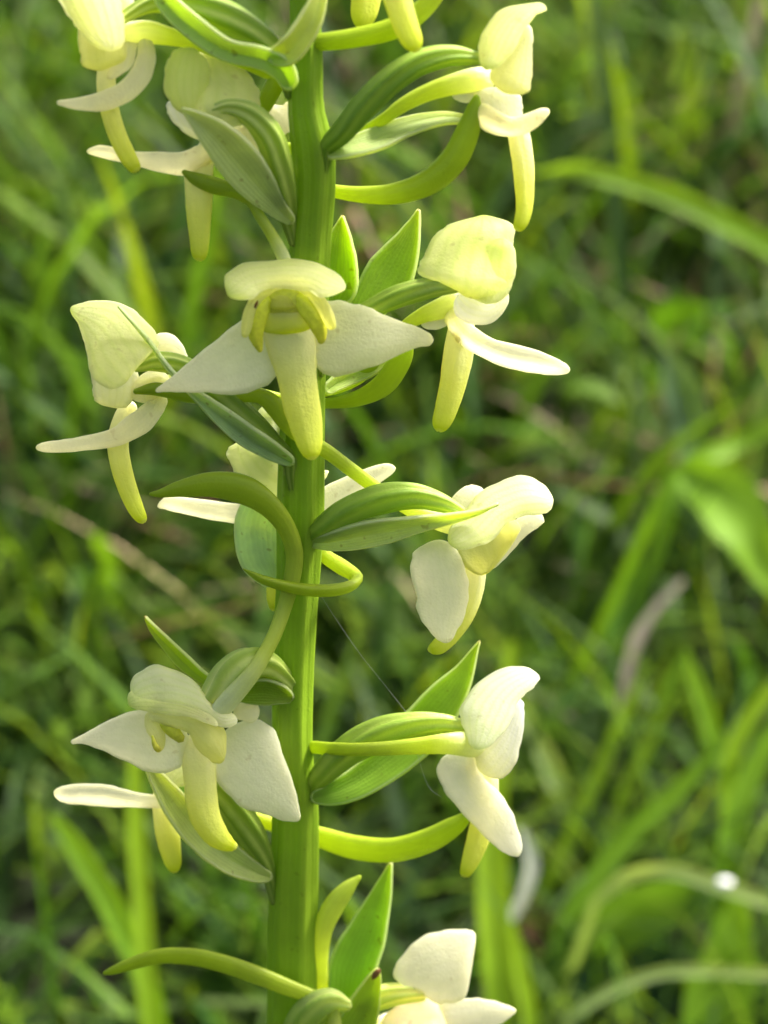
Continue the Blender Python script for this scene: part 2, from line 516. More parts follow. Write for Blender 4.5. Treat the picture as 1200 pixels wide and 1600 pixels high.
# low herbs: small oval leaves on thin stalks
def herbs(name, N, area, palette):
    V, F, UV, CO = [], [], [], []
    (x0, x1), (y0, y1) = area
    for q in range(N):
        x, y = rng.uniform(x0, x1), rng.uniform(y0, y1)
        if y < .30:
            continue
        hgt = rng.uniform(.015, .075 if y > .13 else .04)
        k = rng.integers(2, 6)
        a0 = rng.uniform(0, 6.28)
        c0 = palette[rng.integers(len(palette))]
        gz = ground_z(x, y)
        for l in range(k):
            a = a0 + l * 6.283 / k + rng.normal(0, .3)
            L = rng.uniform(.008, .019); w = L * rng.uniform(.28, .48)
            droop = rng.uniform(-.3, .9)
            br = rng.uniform(.75, 1.25)
            c = (c0[0] * br, c0[1] * br, c0[2] * br, 1)
            b = len(V)
            d = np.array([math.cos(a), math.sin(a), 0]); s = np.array([-math.sin(a), math.cos(a), 0])
            p0 = np.array([x, y, gz + hgt * rng.uniform(.5, 1)])
            for i in range(6):
                u = i / 5
                ww = w * (math.sin(math.pi * (u * .93 + .05)) ** .7)
                p = p0 + d * L * u + np.array([0, 0, L * (.35 * u - droop * u * u)])
                for v in (-1, 0, 1):
                    V.append(p + s * ww * v + np.array([0, 0, ww * .35 * abs(v)]))
                    UV.append((u, (v + 1) / 2)); CO.append(c)
            for i in range(5):
                e = b + i * 3
                F.append((e, e+1, e+4, e+3)); F.append((e+1, e+2, e+5, e+4))
            # stalk down to the soil
            e = len(V)
            q0 = np.array([x, y, gz])
            for pp in (q0, p0):
                V.append(pp - s * .0005); V.append(pp + s * .0005)
                UV += [(0, 0), (0, 1)]; CO += [c, c]
            F.append((e, e+1, e+3, e+2))
    o = link_mesh(name, V, F, UV, M['grass'])
    ca = o.data.color_attributes.new('Col', 'FLOAT_COLOR', 'POINT')
    ca.data.foreach_set('color', np.array(CO, dtype=np.float32).ravel())
    o['kind'] = 'stuff'
HERBS = [(.05, .11, .03), (.07, .15, .025), (.06, .11, .06), (.10, .18, .03), (.045, .085, .03)]
herbs('low_herbs', 650, ((-.6, .6), (.0, 1.3)), HERBS)

# ================================================================== BLADES AND LEAVES ONE CAN TELL APART BEHIND THE ORCHID
def far_pt(px, py, d):
    return CAM + ray(px, py) * d

def far_blade(name, rows, rgb, label, cat, group=None, fold=.35, dry=False, root=True, tintj=.08, roll=0.0, wob=.05, tip=True):
    """rows: (px, py, half width px, distance) from the foot to the tip; the foot goes on down to the soil"""
    S = smooth_rows(rows, 22)
    pts = [far_pt(r[0], r[1], r[3]) for r in S]
    wid = [max(.4, r[2]) / FPX * r[3] for r in S]
    if root:
        p = pts[0]
        gz = ground_z(p.x, p.y)
        if p.z > gz + .002:
            d = (pts[0] - pts[2]).normalized()
            steps = 6
            ex = p + Vector((d.x, d.y, 0)) * min(.03, (p.z - gz) * .4)
            foot = Vector((ex.x, ex.y, ground_z(ex.x, ex.y) - .001))
            pre = [foot.lerp(p, i / steps) for i in range(steps)]
            pts = pre + pts
            wid = [wid[0] * (.55 + .45 * i / steps) for i in range(steps)] + wid
    n = len(pts)
    V, F, UV = [], [], []
    ph = random.uniform(0, 6)
    for i in range(n):
        t = (pts[min(n-1, i+1)] - pts[max(0, i-1)]).normalized()
        s = t.cross(FWD).normalized()
        s = (s * math.cos(roll) + FWD * math.sin(roll)).normalized()
        nn = s.cross(t).normalized()
        if nn.dot(FWD) < 0:
            nn = -nn
        for v in (-1, -.5, 0, .5, 1):
            w = wid[i] * (1 + wob * math.sin(i * .8 + ph + v))
            V.append(pts[i] + s * w * v + nn * w * fold * (1 - abs(v)))
            UV.append((i / (n - 1), (v + 1) / 2))
    for i in range(n - 1):
        for j in range(4):
            b = i * 5 + j
            F.append((b, b+1, b+6, b+5))
    org = pts[0]
    o = link_mesh(name, V, F, UV, M['dry_leaf'] if dry else M['leaf'], tint=rgb, thick=None, off=org)
    o.location = org
    o['label'] = label
    o['category'] = cat
    if group:
        o['group'] = group
    return o

M['leaf'] = plant_mat('leaf_blade', [(0, (.8, .9, .7)), (.5, (1, 1, 1)), (1, (1.05, 1.02, .85))], tr=.55, ttint=(1.5, 1.4, .5), rough=.55, spec=.25,
                      vein=.3, vein_n=6, vein_col=(1.2, 1.18, 1.1), mottle=.15, mscale=120, fine=.00003, fscale=1500)
M['dry_leaf'] = plant_mat('dry_leaf', [(0, (.8, .8, .8)), (1, (1, 1, 1))], tr=.25, ttint=(1.1, 1, .8), rough=.6, spec=.2, vein=.4, vein_n=5,
                          vein_col=(.7, .65, .6), mottle=.3, mscale=160, fine=.00006, fscale=900)
YG, MG, DG, BG_, PG = (.26, .42, .02), (.18, .34, .02), (.08, .19, .015), (.11, .19, .09), (.30, .40, .15)
GB = 'blurred grass blades behind the orchid'
GD = 'dead leaves and stalks in the grass'
GL = 'broad leaves in the grass'
for name, rows, rgb, lab, cat, grp, kw in [
    ('grass_blade', [(1260, 420, 20, .47), (1200, 382, 19, .46), (1100, 330, 18, .45), (1000, 290, 16, .45), (900, 266, 12, .45), (835, 272, 3, .46)], (.15, .27, .02),
     'long yellow-green blade arching right and down beside the top right flower', 'grass blade', GB, {}),
    ('grass_blade', [(1105, 300, 12, .66), (1090, 240, 20, .65), (1080, 160, 23, .64), (1065, 80, 14, .64), (1060, 40, 3, .64)], YG,
     'short upright blade in the top right, above the long arching one', 'grass blade', GB, {}),
    ('grass_blade', [(1010, 190, 14, .72), (980, 130, 25, .70), (945, 60, 27, .70), (915, -30, 20, .70)], MG,
     'wide mid-green blade leaning left at the top, right of the top right hood', 'grass blade', GB, {}),
    ('dry_stalk', [(1148, 190, 9, .62), (1165, 110, 10, .62), (1185, 20, 10, .62), (1200, -50, 9, .62)], (.32, .26, .16),
     'straight straw-coloured stalk at the top right edge', 'dry stalk', GD, dict(dry=True)),
    ('herb_leaf', [(1066, 570, 8, .56), (1064, 545, 34, .56), (1060, 505, 44, .555), (1060, 475, 36, .55), (1062, 456, 8, .55)], DG,
     'round green leaf right of the upper right flower', 'leaf', GL, dict(fold=.15)),
    ('herb_leaf', [(1050, 742, 10, .44), (1085, 745, 34, .44), (1130, 775, 48, .435), (1170, 830, 44, .43), (1198, 890, 26, .43), (1210, 935, 5, .43)], MG,
     'broad bright leaf curving downwards at the right edge of the picture', 'leaf', GL, {}),
    ('grass_blade', [(1060, 740, 12, .47), (1100, 715, 16, .475), (1160, 690, 14, .48), (1230, 660, 6, .48)], MG,
     'narrow blade rising right from the top of the broad curved leaf', 'grass blade', GB, {}),
    ('grass_blade', [(1088, 745, 22, .50), (1080, 670, 32, .50), (1062, 600, 28, .50), (1040, 545, 6, .50)], BG_,
     'wide bluish blade pointing up behind the broad curved leaf', 'grass blade', GB, {}),
    ('dry_stalk', [(1000, 920, 9, .52), (1005, 830, 11, .52), (1012, 740, 10, .52), (985, 690, 7, .52)], (.24, .27, .18),
     'greyish upright stalk left of the broad curved leaf', 'dry stalk', GD, dict(dry=True)),
    ('grass_blade', [(850, 770, 12, .58), (890, 695, 13, .58), (940, 640, 13, .58), (990, 595, 6, .58)], PG,
     'pale slanting blade right of the lower right flowers, crossing a greener one', 'grass blade', GB, {}),
    ('grass_blade', [(1020, 725, 10, .57), (965, 665, 13, .57), (920, 620, 12, .57), (895, 590, 4, .57)], MG,
     'green blade crossed by a pale slanting one, mid right', 'grass blade', GB, {}),
    ('grass_blade', [(965, 1060, 22, .46), (975, 990, 30, .46), (985, 920, 24, .46), (995, 860, 5, .46)], DG,
     'wide dark green upright blade beside the pinkish stalk', 'grass blade', GB, {}),
    ('dry_stalk', [(978, 1060, 8, .44), (995, 1000, 9, .44), (1025, 950, 7, .44), (1068, 905, 5, .44)], (.62, .50, .38),
     'pinkish tan bent stalk standing against dark gaps, right of centre', 'dry stalk', GD, dict(dry=True)),
    ('grass_blade', [(790, 1018, 12, .47), (850, 1020, 16, .47), (900, 1032, 13, .47), (945, 1050, 3, .47)], MG,
     'short level blade above the lower right flower', 'grass blade', GB, {}),
    ('grass_blade', [(895, 1350, 10, .43), (893, 1290, 14, .43), (865, 1210, 15, .43), (830, 1140, 13, .43), (800, 1080, 4, .43)], PG,
     'pale blade leaning left behind the lower right flower', 'grass blade', GB, {}),
    ('grass_blade', [(840, 1410, 9, .42), (885, 1320, 11, .42), (930, 1220, 11, .42), (975, 1120, 10, .42), (1010, 1040, 3, .42)], YG,
     'thin slanting blade nearest the pinkish dead leaf, on its left', 'grass blade', GB, {}),
    ('grass_blade', [(930, 1350, 10, .43), (965, 1270, 11, .43), (1000, 1190, 10, .43), (1055, 1080, 3, .43)], YG,
     'thin slanting blade just right of the pinkish dead leaf', 'grass blade', GB, {}),
    ('grass_blade', [(880, 1450, 15, .40), (930, 1370, 17, .40), (1000, 1290, 17, .40), (1070, 1225, 14, .40), (1130, 1160, 4, .40)], MG,
     'long bright blade slanting up to the right in the lower right', 'grass blade', GB, {}),
    ('grass_blade', [(1130, 1190, 13, .42), (1110, 1130, 14, .42), (1085, 1060, 10, .42), (1070, 1010, 3, .42)], MG,
     'blade leaning left above the forked ones at the right edge', 'grass blade', GB, {}),
    ('grass_blade', [(1140, 1260, 13, .41), (1138, 1200, 14, .41), (1160, 1140, 14, .41), (1210, 1070, 10, .41)], YG,
     'pale yellow-green blade forking up to the right edge', 'grass blade', GB, {}),
    ('grass_blade', [(1135, 1350, 18, .40), (1150, 1280, 20, .40), (1180, 1200, 18, .40), (1230, 1110, 10, .40)], MG,
     'wide blade below the pale forked one at the right edge', 'grass blade', GB, {}),
    ('grass_blade', [(930, 1410, 8, .385), (980, 1370, 10, .383), (1040, 1360, 11, .38), (1130, 1384, 12, .378), (1210, 1412, 11, .378), (1260, 1420, 6, .38)], PG,
     'thin shiny blade arching over at lower right with a water drop on it', 'grass blade', GB, dict(fold=.2)),
    ('herb_leaf', [(850, 1530, 20, .40), (920, 1470, 42, .40), (1000, 1430, 44, .395), (1080, 1395, 30, .39), (1150, 1370, 5, .39)], (.06, .13, .015),
     'broad mid-green leaf slanting under the shiny arched blade', 'leaf', GL, {}),
    ('herb_leaf', [(900, 1640, 50, .41), (960, 1570, 85, .41), (1010, 1510, 78, .41), (1050, 1470, 30, .41)], (.045, .11, .055),
     'large dark bluish leaf in the lower right corner area', 'leaf', GL, dict(fold=.15)),
    ('herb_leaf', [(1115, 1680, 60, .385), (1120, 1600, 58, .385), (1135, 1510, 46, .385), (1150, 1440, 26, .385), (1158, 1392, 5, .385)], MG,
     'broad upright pointed leaf near the lower right corner', 'leaf', GL, {}),
    ('grass_blade', [(890, 1590, 7, .37), (960, 1545, 9, .37), (1050, 1518, 9, .37), (1200, 1522, 8, .37), (1260, 1530, 4, .37)], PG,
     'thin pale blade lying across the dark bluish leaf', 'grass blade', GB, {}),
    ('dead_leaf', [(850, 1500, 8, .42), (845, 1465, 22, .42), (832, 1420, 20, .42), (826, 1375, 5, .42)], (.16, .075, .05),
     'brown shrivelled dead leaf hanging in the grass at lower right', 'dead leaf', GD, dict(dry=True)),
    ('dead_leaf', [(960, 1225, 6, .50), (966, 1200, 22, .50), (972, 1165, 22, .50), (972, 1130, 6, .50)], (.36, .20, .15),
     'small pinkish dead leaf between thin slanting blades', 'dead leaf', GD, dict(dry=True)),
    ('dry_stalk', [(795, 1440, 8, .40), (822, 1390, 9, .40), (832, 1345, 10, .40), (815, 1295, 6, .40)], (.55, .58, .46),
     'whitish curled stalk right of the lower right flower', 'dry stalk', GD, dict(dry=True)),
    ('grass_blade', [(782, 1660, 20, .39), (780, 1540, 24, .39), (770, 1400, 25, .39), (768, 1260, 24, .39), (785, 1120, 20, .39), (800, 1000, 5, .39)], YG,
     'long bright upright blade behind the lower right flower', 'grass blade', GB, {}),
    ('grass_blade', [(838, 1680, 12, .38), (830, 1600, 13, .38), (815, 1520, 12, .38), (800, 1440, 4, .38)], YG,
     'short upright blade right of the bottom flower', 'grass blade', GB, {}),
    ('grass_blade', [(240, 1560, 15, .37), (200, 1470, 18, .37), (160, 1390, 19, .37), (115, 1320, 15, .37), (80, 1270, 4, .37)], MG,
     'slanting blade leaning left at lower left', 'grass blade', GB, {}),
    ('grass_blade', [(245, 1680, 15, .36), (232, 1560, 16, .36), (222, 1430, 15, .36), (214, 1300, 14, .36), (210, 1180, 9, .36), (208, 1100, 2, .36)], YG,
     'tall straight upright blade at lower left', 'grass blade', GB, {}),
    ('grass_blade', [(320, 1680, 24, .40), (335, 1570, 27, .40), (355, 1460, 22, .40), (375, 1380, 5, .40)], DG,
     'wide dark upright blade between the tall one and the orchid stem', 'grass blade', GB, {}),
    ('dead_leaf', [(-30, 1075, 12, .52), (10, 1035, 17, .52), (50, 1012, 14, .52), (95, 1006, 4, .52)], (.55, .42, .34),
     'pale pinkish dead leaf at the left edge', 'dead leaf', GD, dict(dry=True)),
    ('dead_leaf', [(85, 1290, 16, .50), (92, 1230, 30, .50), (105, 1170, 28, .50), (118, 1115, 8, .50)], (.30, .12, .06),
     'reddish brown dead leaf behind the left sepals', 'dead leaf', GD, dict(dry=True)),
    ('grass_blade', [(-40, 1212, 10, .45), (40, 1217, 11, .45), (120, 1218, 11, .45), (200, 1212, 4, .45)], PG,
     'pale level blade lying across the reddish dead leaf', 'grass blade', GB, dict(root=True)),
    ('dead_leaf', [(-30, 290, 10, .72), (20, 350, 14, .72), (60, 410, 14, .72), (100, 460, 5, .72)], (.36, .26, .18),
     'pinkish straw slanting at the left edge, upper part', 'dead leaf', GD, dict(dry=True)),
    ('herb_leaf', [(50, 480, 6, .66), (38, 450, 22, .66), (20, 410, 26, .66), (5, 370, 8, .66)], YG,
     'yellow-green leaf at the left edge beside the pinkish straw', 'leaf', GL, {}),
    ('grass_blade', [(280, 1035, 14, .52), (215, 975, 17, .52), (150, 930, 15, .52), (80, 880, 5, .52)], MG,
     'blade leaning left above the lower left flower', 'grass blade', GB, {}),
    ('grass_blade', [(690, 1300, 12, .46), (640, 1220, 15, .46), (580, 1140, 15, .46), (520, 1065, 12, .46), (480, 1010, 4, .46)], BG_,
     'bluish blade leaning left directly right of the stem', 'grass blade', GB, {}),
    ('grass_blade', [(760, 880, 15, .60), (710, 800, 18, .60), (650, 710, 16, .60), (600, 640, 4, .60)], MG,
     'green blade leaning left between the two right middle flowers', 'grass blade', GB, {}),
    ('herb_leaf', [(250, 330, 10, .62), (210, 340, 34, .62), (160, 330, 40, .62), (110, 300, 12, .62)], BG_,
     'bluish broad leaf below the top left flower', 'leaf', GL, dict(fold=.15)),
]:
    far_blade(name, rows, rgb, lab, cat, grp, **kw)

# the water drop on the shiny blade, its glint painted as a white body
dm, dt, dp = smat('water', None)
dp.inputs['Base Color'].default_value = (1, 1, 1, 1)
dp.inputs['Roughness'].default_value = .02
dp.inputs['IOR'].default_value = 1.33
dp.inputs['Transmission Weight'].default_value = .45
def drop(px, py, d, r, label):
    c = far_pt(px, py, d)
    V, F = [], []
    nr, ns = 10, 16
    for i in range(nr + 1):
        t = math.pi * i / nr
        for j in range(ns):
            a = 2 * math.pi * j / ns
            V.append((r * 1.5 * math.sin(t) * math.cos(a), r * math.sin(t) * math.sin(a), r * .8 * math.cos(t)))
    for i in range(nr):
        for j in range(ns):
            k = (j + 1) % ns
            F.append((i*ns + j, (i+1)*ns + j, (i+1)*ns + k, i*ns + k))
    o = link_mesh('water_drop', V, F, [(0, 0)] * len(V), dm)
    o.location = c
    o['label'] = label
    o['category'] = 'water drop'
drop(1132, 1379, .3765, .0011, 'water drop with a painted white glint on the thin arched blade at lower right')

# ================================================================== THE ORCHID
tube(orchid, 'stem', M['stem'], [(476, -420, 20), (476, -60, 23), (477, 20, 23), (478, 90, 25), (478, 170, 27), (489, 235, 32), (491, 300, 31), (487, 360, 30),
     (482, 430, 31), (477, 520, 32), (474, 620, 32), (471, 720, 34), (469, 820, 35), (466, 900, 32), (460, 1000, 31), (457, 1100, 30), (457, 1180, 30),
     (461, 1250, 34), (461, 1330, 35), (458, 1420, 37), (457, 1520, 37), (455, 1620, 37), (453, 2200, 41), (450, 2900, 47), (447, 3575, 52)],
     ribs=6, amp=.075, twist=.35, nring=48, n=150, wob=.01)

W1 = (1, 1, 1); YE = (1.0, 1.0, .84); CR = (1, .99, .92)

# ---- top flower (mostly above the frame): only two lips and a spur hang into view
f = ovary([(480, -180, 14, 10), (530, -200, 20, 20), (590, -190, 14, 30), (620, -170, 10, 30)], label='topmost flower, only its hanging lip and spur in view')
sheet(f, 'hood', M['hood'], [(600, -230, 650, -230), (590, -190, 665, -190), (585, -150, 672, -145), (605, -120, 660, -115)], z=45, cup=22, tint=YE)
petal(f, 'sepal', M['sepal'], [(640, -110, 20), (690, -105, 32), (740, -90, 22), (775, -70, 4)], z=35)
petal(f, 'sepal', M['sepal'], [(610, -110, 20), (580, -105, 30), (540, -100, 20), (515, -90, 4)], z=35)
lip(f, [(604, -95, 24), (612, -50, 22), (622, 0, 18), (634, 40, 16), (645, 66, 12), (650, 76, 5)], z=60)
spur(f, [(640, -110, 16, 20), (684, -70, 14, 10), (690, -30, 13, 0), (665, 10, 15), (620, 42, 17), (560, 58, 17), (500, 66, 14, 0), (480, 66, 8, 0)], z=10)
f = ovary([(480, -120, 14, -20), (520, -160, 18, -40), (560, -165, 12, -50)], label='flower behind the topmost one, only its lip tip in view')
sheet(f, 'hood', M['hood'], [(545, -215, 590, -215), (535, -180, 605, -180), (540, -140, 600, -140), (550, -120, 590, -120)], z=-60, cup=20, tint=YE)
lip(f, [(580, -110, 22), (577, -60, 22), (573, -10, 20), (568, 25, 17), (566, 42, 8)], z=-70)

# ---- top left flower, facing left
f = ovary([(445, 105, 13, 8), (410, 65, 22, 10), (350, 28, 27, 0), (290, 6, 20, -4), (235, 6, 13, 0), (188, 30, 10, 4)], z=2,
          label='top left flower facing left with a sickle-shaped sepal')
petal(f, 'sepal', M['sepal'], [(150, -30, 10), (185, -15, 16), (196, 5, 12), (198, 22, 4)], z=-16)
sheet(f, 'petal', M['petal'], [(116, 20, 170, 18), (122, 50, 192, 45), (124, 80, 196, 70), (128, 100, 194, 92), (138, 110, 170, 108)], z=12, cup=12, ruffle=2, roll=10)
sheet(f, 'hood', M['hood'], [(92, -30, 160, -45), (94, 0, 183, -10), (108, 26, 192, 24), (132, 58, 193, 56), (150, 72, 188, 72), (168, 78, 178, 78)], z=26, cup=16, roll=-8, tint=YE)
petal(f, 'sepal', M['sepal'], [(226, 62, 11), (228, 88, 14), (219, 118, 17), (196, 143, 16), (160, 158, 14), (125, 162, 9), (90, 160, 2.5)], z=20, cup=6, roll=20, tint=CR)
petal(f, 'sepal', M['sepal'], [(205, 62, 9), (196, 92, 13), (180, 112, 8), (170, 122, 3)], z=-6)
lip(f, [(168, 98, 12), (166, 130, 12), (172, 170, 11.5), (184, 210, 10.5), (199, 243, 9), (212, 264, 5)], z=8, cup=5)
spur(f, [(196, 50, 17), (230, 50, 18), (265, 57, 14), (300, 66, 11), (350, 85, 11), (410, 110, 11), (432, 120, 14), (420, 150, 14), (403, 180, 12)], z=-14)
bract([(456, 138, 12, 20), (440, 108, 18, 34), (410, 92, 17, 42), (352, 78, 17, 42), (300, 42, 18, 36), (262, 6, 16, 30), (238, -30, 8, 24)], z=10, pale=True, roll=25, fold=8, tint=(.95, 1.05, .6))
bract([(420, 92, 12, 30), (448, 82, 20, 46), (470, 58, 20, 50), (490, 22, 17, 46), (506, -25, 9, 30)], z=14, pale=True, roll=-20, fold=7, tint=(1.15, 1.1, .6))

# ---- upper left flower seen from the side behind its bract
f = ovary([(450, 335, 13, 10), (444, 300, 19, 34), (434, 255, 21, 46), (420, 212, 20, 50), (392, 180, 17, 48), (358, 168, 12, 42), (330, 174, 9, 36)], z=6,
          label='upper left flower half hidden behind its broad grey-green bract', tint=(1.15, 1.1, 1.3))
sheet(f, 'hood', M['hood'], [(300, 70, 330, 72), (278, 84, 372, 100), (268, 110, 398, 126), (262, 140, 406, 158), (280, 172, 400, 190), (300, 190, 380, 205)], z=0, cup=26, tint=YE)
petal(f, 'petal', M['hood'], [(300, 76, 16), (294, 100, 32), (291, 130, 34), (294, 158, 26), (298, 178, 8)], z=22, cup=16, tint=(.95, .97, .75))
sheet(f, 'petal', M['petal'], [(258, 152, 320, 150), (264, 180, 330, 180), (280, 200, 340, 205), (304, 218, 335, 222)], z=4, cup=8, tint=(1, 1, 1.5))
petal(f, 'sepal', M['sepal'], [(326, 216, 9), (318, 240, 17), (290, 254, 18), (245, 252, 14), (195, 244, 9), (158, 236, 9), (137, 236, 3)], z=10, cup=5, roll=24, tint=CR)
petal(f, 'sepal', M['sepal'], [(390, 190, 20), (415, 190, 26), (437, 184, 26), (449, 172, 12), (452, 160, 4)], z=-46, tint=CR)
petal(f, 'petal', M['sepal'], [(385, 190, 30), (390, 220, 34), (400, 250, 20)], z=-10, tint=CR)
lip(f, [(318, 240, 15), (312, 262, 19), (311, 300, 18), (311, 340, 15), (312, 375, 11.5), (312, 397, 8), (311, 403, 4)], z=14)
spur(f, [(330, 240, 14, 0), (400, 262, 14, -20), (470, 285, 10, -44), (520, 298, 11, -40), (565, 304, 14, -20), (620, 302, 18, 0), (672, 283, 21, 10), (710, 248, 21, 14), (734, 196, 17, 14), (742, 165, 11, 14), (745, 150, 5, 14)], z=0)
bract([(458, 348, 7, 16), (436, 328, 15, 34), (405, 292, 27, 58), (370, 250, 33, 74), (336, 212, 26, 80), (306, 186, 13, 78), (284, 170, 2, 74)], pale=True, roll=20, fold=8, tint=(1.12, 1.08, 1.15))

# ---- top right flower, facing right
f = ovary([(508, 232, 12, 4), (535, 206, 18, 14), (570, 165, 21, 20), (610, 126, 20, 20), (655, 98, 18, 16), (705, 87, 15, 10), (752, 92, 10, 8)], z=16,
          label='top right flower facing right in clear profile', tint=(.85, .92, .8))
petal(f, 'petal', M['petal'], [(824, 40, 6), (817, 62, 16), (808, 92, 24), (800, 118, 32), (792, 134, 34), (788, 143, 28)], z=8, cup=12, roll=-15, ruffle=3, tint=(1, 1, 1.2))
sheet(f, 'hood', M['hood'], [(752, 106, 768, 109), (749, 90, 784, 100), (750, 62, 806, 72), (766, 34, 820, 46), (790, 14, 836, 24), (826, 7, 850, 17), (848, 5, 854, 16)], z=24, cup=14, roll=12, tint=YE)
sheet(f, 'sepal', M['sepal'], [(742, 136, 812, 140), (738, 160, 816, 160), (750, 182, 816, 184), (770, 202, 812, 200)], z=6, cup=10)
petal(f, 'sepal', M['sepal'], [(748, 168, 16), (768, 188, 18), (800, 198, 14), (828, 190, 13), (846, 178, 9), (857, 173, 3)], z=22, cup=6, roll=-25, tint=CR)
petal(f, 'sepal', M['sepal'], [(748, 140, 8), (730, 148, 11), (716, 148, 8), (710, 142, 3)], z=-12)
lip(f, [(808, 196, 11), (812, 220, 12.5), (817, 255, 12.5), (819, 290, 11.5), (819, 322, 10), (815, 345, 8), (810, 356, 5)], z=10, cup=6)
spur(f, [(765, 122, 15, -24), (748, 124, 19, -8), (715, 130, 18), (670, 144, 15), (630, 164, 12), (600, 186, 9), (560, 210, 8, -20), (500, 236, 9, -50), (440, 230, 10, -50)], z=-4)
bract([(508, 240, 8, 14), (545, 230, 15, 18), (590, 215, 18, 10), (640, 195, 15, 0), (690, 184, 10, -8), (730, 186, 6, -12), (748, 190, 2, -14)], pale=True, roll=35, fold=6)

# ---- front flower at the centre
f = ovary([(472, 600, 14, 20), (462, 540, 20, 42), (455, 490, 20, 60), (450, 450, 14, 72)], label='large front flower at the centre, seen face on')
sheet(f, 'sepal', M['sepal'], [(444, 488, 446, 584), (412, 488, 428, 596), (386, 492, 404, 607), (348, 522, 362, 614), (304, 558, 306, 614), (268, 590, 268, 612), (244, 608, 244, 613)], z=74, cup=10, ruffle=1.5, tint=(1, 1, 1), nu=46)
sheet(f, 'sepal', M['sepal'], [(476, 488, 474, 578), (505, 470, 498, 580), (545, 473, 535, 585), (585, 484, 578, 575), (622, 500, 618, 556), (652, 512, 650, 544), (676, 524, 676, 539)], z=74, cup=10, ruffle=1.5, nu=46)
# the hood: broad dorsal sepal bowed over the column
sheet(f, 'hood', M['hood'], [(352, 452, 362, 468), (354, 432, 392, 467), (380, 414, 408, 458), (420, 409, 430, 452), (456, 406, 456, 452), (492, 410, 486, 456), (520, 424, 500, 464), (536, 440, 520, 460), (540, 450, 534, 454)], z=104, cup=12, ruffle=1, lean=1.1, tint=(1, 1, .9))
petal(f, 'petal', M['petal'], [(458, 441, 5, 14), (436, 443, 8, 14), (414, 454, 9, 10), (399, 472, 9, 6), (389, 496, 9, 2), (384, 514, 7, 0), (382, 526, 4, 0)], z=98, cup=6, roll=25, ruffle=1)
petal(f, 'petal', M['petal'], [(446, 441, 5, 14), (468, 445, 8, 14), (488, 457, 9, 10), (501, 474, 9, 6), (511, 492, 9, 2), (517, 506, 7, 0), (521, 513, 4, 0)], z=98, cup=6, roll=-25, ruffle=1)
sheet(f, 'column', M['anther'], [(425, 448, 470, 446), (412, 460, 478, 458), (410, 472, 482, 470), (418, 484, 478, 482), (424, 494, 474, 492)], z=92, cup=10, tint=(1.4, 1.5, 1.2))
petal(f, 'anther', M['anther'], [(418, 464, 7, 2), (410, 482, 12, 4), (402, 504, 12, 5), (400, 525, 10, 5), (404, 540, 6, 4), (407, 549, 3, 4)], z=96, cup=6, ruffle=1, tint=(1.45, 1.55, .7))
petal(f, 'anther', M['anther'], [(464, 462, 7, 2), (476, 478, 12, 4), (490, 496, 13, 5), (499, 514, 11, 5), (502, 527, 7, 4), (501, 536, 3, 4)], z=96, cup=6, ruffle=1, tint=(1.45, 1.55, .7))
sheet(f, 'rostellum', M['petal'], [(428, 462, 452, 464), (424, 472, 456, 473), (420, 482, 462, 482)], z=104, cup=6, tint=(.95, .97, .6))
tube(f, 'hollow_shade', M['blemish'], [(402, 470, 1.5), (399, 477, 3), (396, 482, 1.5)], z=108, nring=8)  # brown tube paints the shade of a dark hollow by the column
petal(f, 'throat', M['lip'], [(450, 470, 24), (451, 484, 34), (452, 500, 42), (454, 520, 44)], z=88, cup=12, tint=(1, 1, 1))
lip(f, [(452, 482, 30, -6), (454, 510, 40, 0), (458, 545, 36, 6), (464, 585, 28, 8), (471, 630, 26, 10), (479, 668, 22, 12), (485, 698, 16, 16), (488, 714, 8, 18)], z=88, cup=12, nu=46)
spur(f, [(449, 418, 10, 30), (440, 396, 10, 30), (424, 366, 9, 26), (405, 336, 9, 20), (392, 314, 10, 14), (368, 299, 12, 10), (335, 290, 13, 4), (305, 279, 10, 0), (286, 268, 4, 0)], z=20)
for rows, z, tint in (([(522, 480, 22, 6), (524, 450, 34, 4), (527, 415, 31, 0), (531, 372, 18, -6), (535, 338, 2, -12)], -20, (1.1, 1.15, .8)),
                      ([(556, 510, 20, 6), (580, 470, 30, 4), (610, 425, 38, 0), (632, 385, 24, -6), (646, 352, 11, -12), (654, 328, 2, -16)], -26, (1.05, 1.1, 1.0))):
    bract(rows, z=z, roll=12, tint=tint, cup=-6, fold=6)

# ---- upper right flower seen from behind
f = ovary([(505, 540, 12, -6), (540, 510, 15, 4), (585, 480, 15, 12), (625, 462, 16, 16), (672, 450, 14, 20), (718, 448, 9, 26)], z=20,
          label='upper right flower seen from behind with a round pale hood', tint=(1.1, 1.1, 1.1))
sheet(f, 'hood', M['hood'], [(735, 340, 772, 336), (700, 352, 800, 352), (674, 380, 801, 385), (658, 410, 800, 420), (656, 430, 792, 450), (675, 436, 775, 475), (700, 440, 745, 478)], z=14, cup=30, tint=YE, nu=46)
sheet(f, 'petal', M['hood'], [(764, 374, 800, 374), (734, 388, 804, 392), (722, 412, 804, 424), (722, 440, 797, 450), (734, 462, 782, 470), (750, 472, 768, 475)], z=38, cup=14, lean=.5, tint=(.96, .98, .80))
petal(f, 'petal', M['petal'], [(716, 462, 16), (735, 478, 26), (762, 484, 20), (784, 470, 10), (790, 455, 3)], z=20, cup=10, tint=(1.05, 1.05, 1.7))
petal(f, 'sepal', M['sepal'], [(702, 480, 10), (712, 502, 15), (735, 528, 17), (770, 547, 17), (815, 560, 18), (855, 569, 15), (880, 576, 9), (889, 579, 3)], z=22, cup=5, roll=-22, nu=46)
petal(f, 'sepal', M['sepal'], [(700, 490, 12), (684, 505, 9), (668, 508, 5), (660, 506, 2)], z=-10)
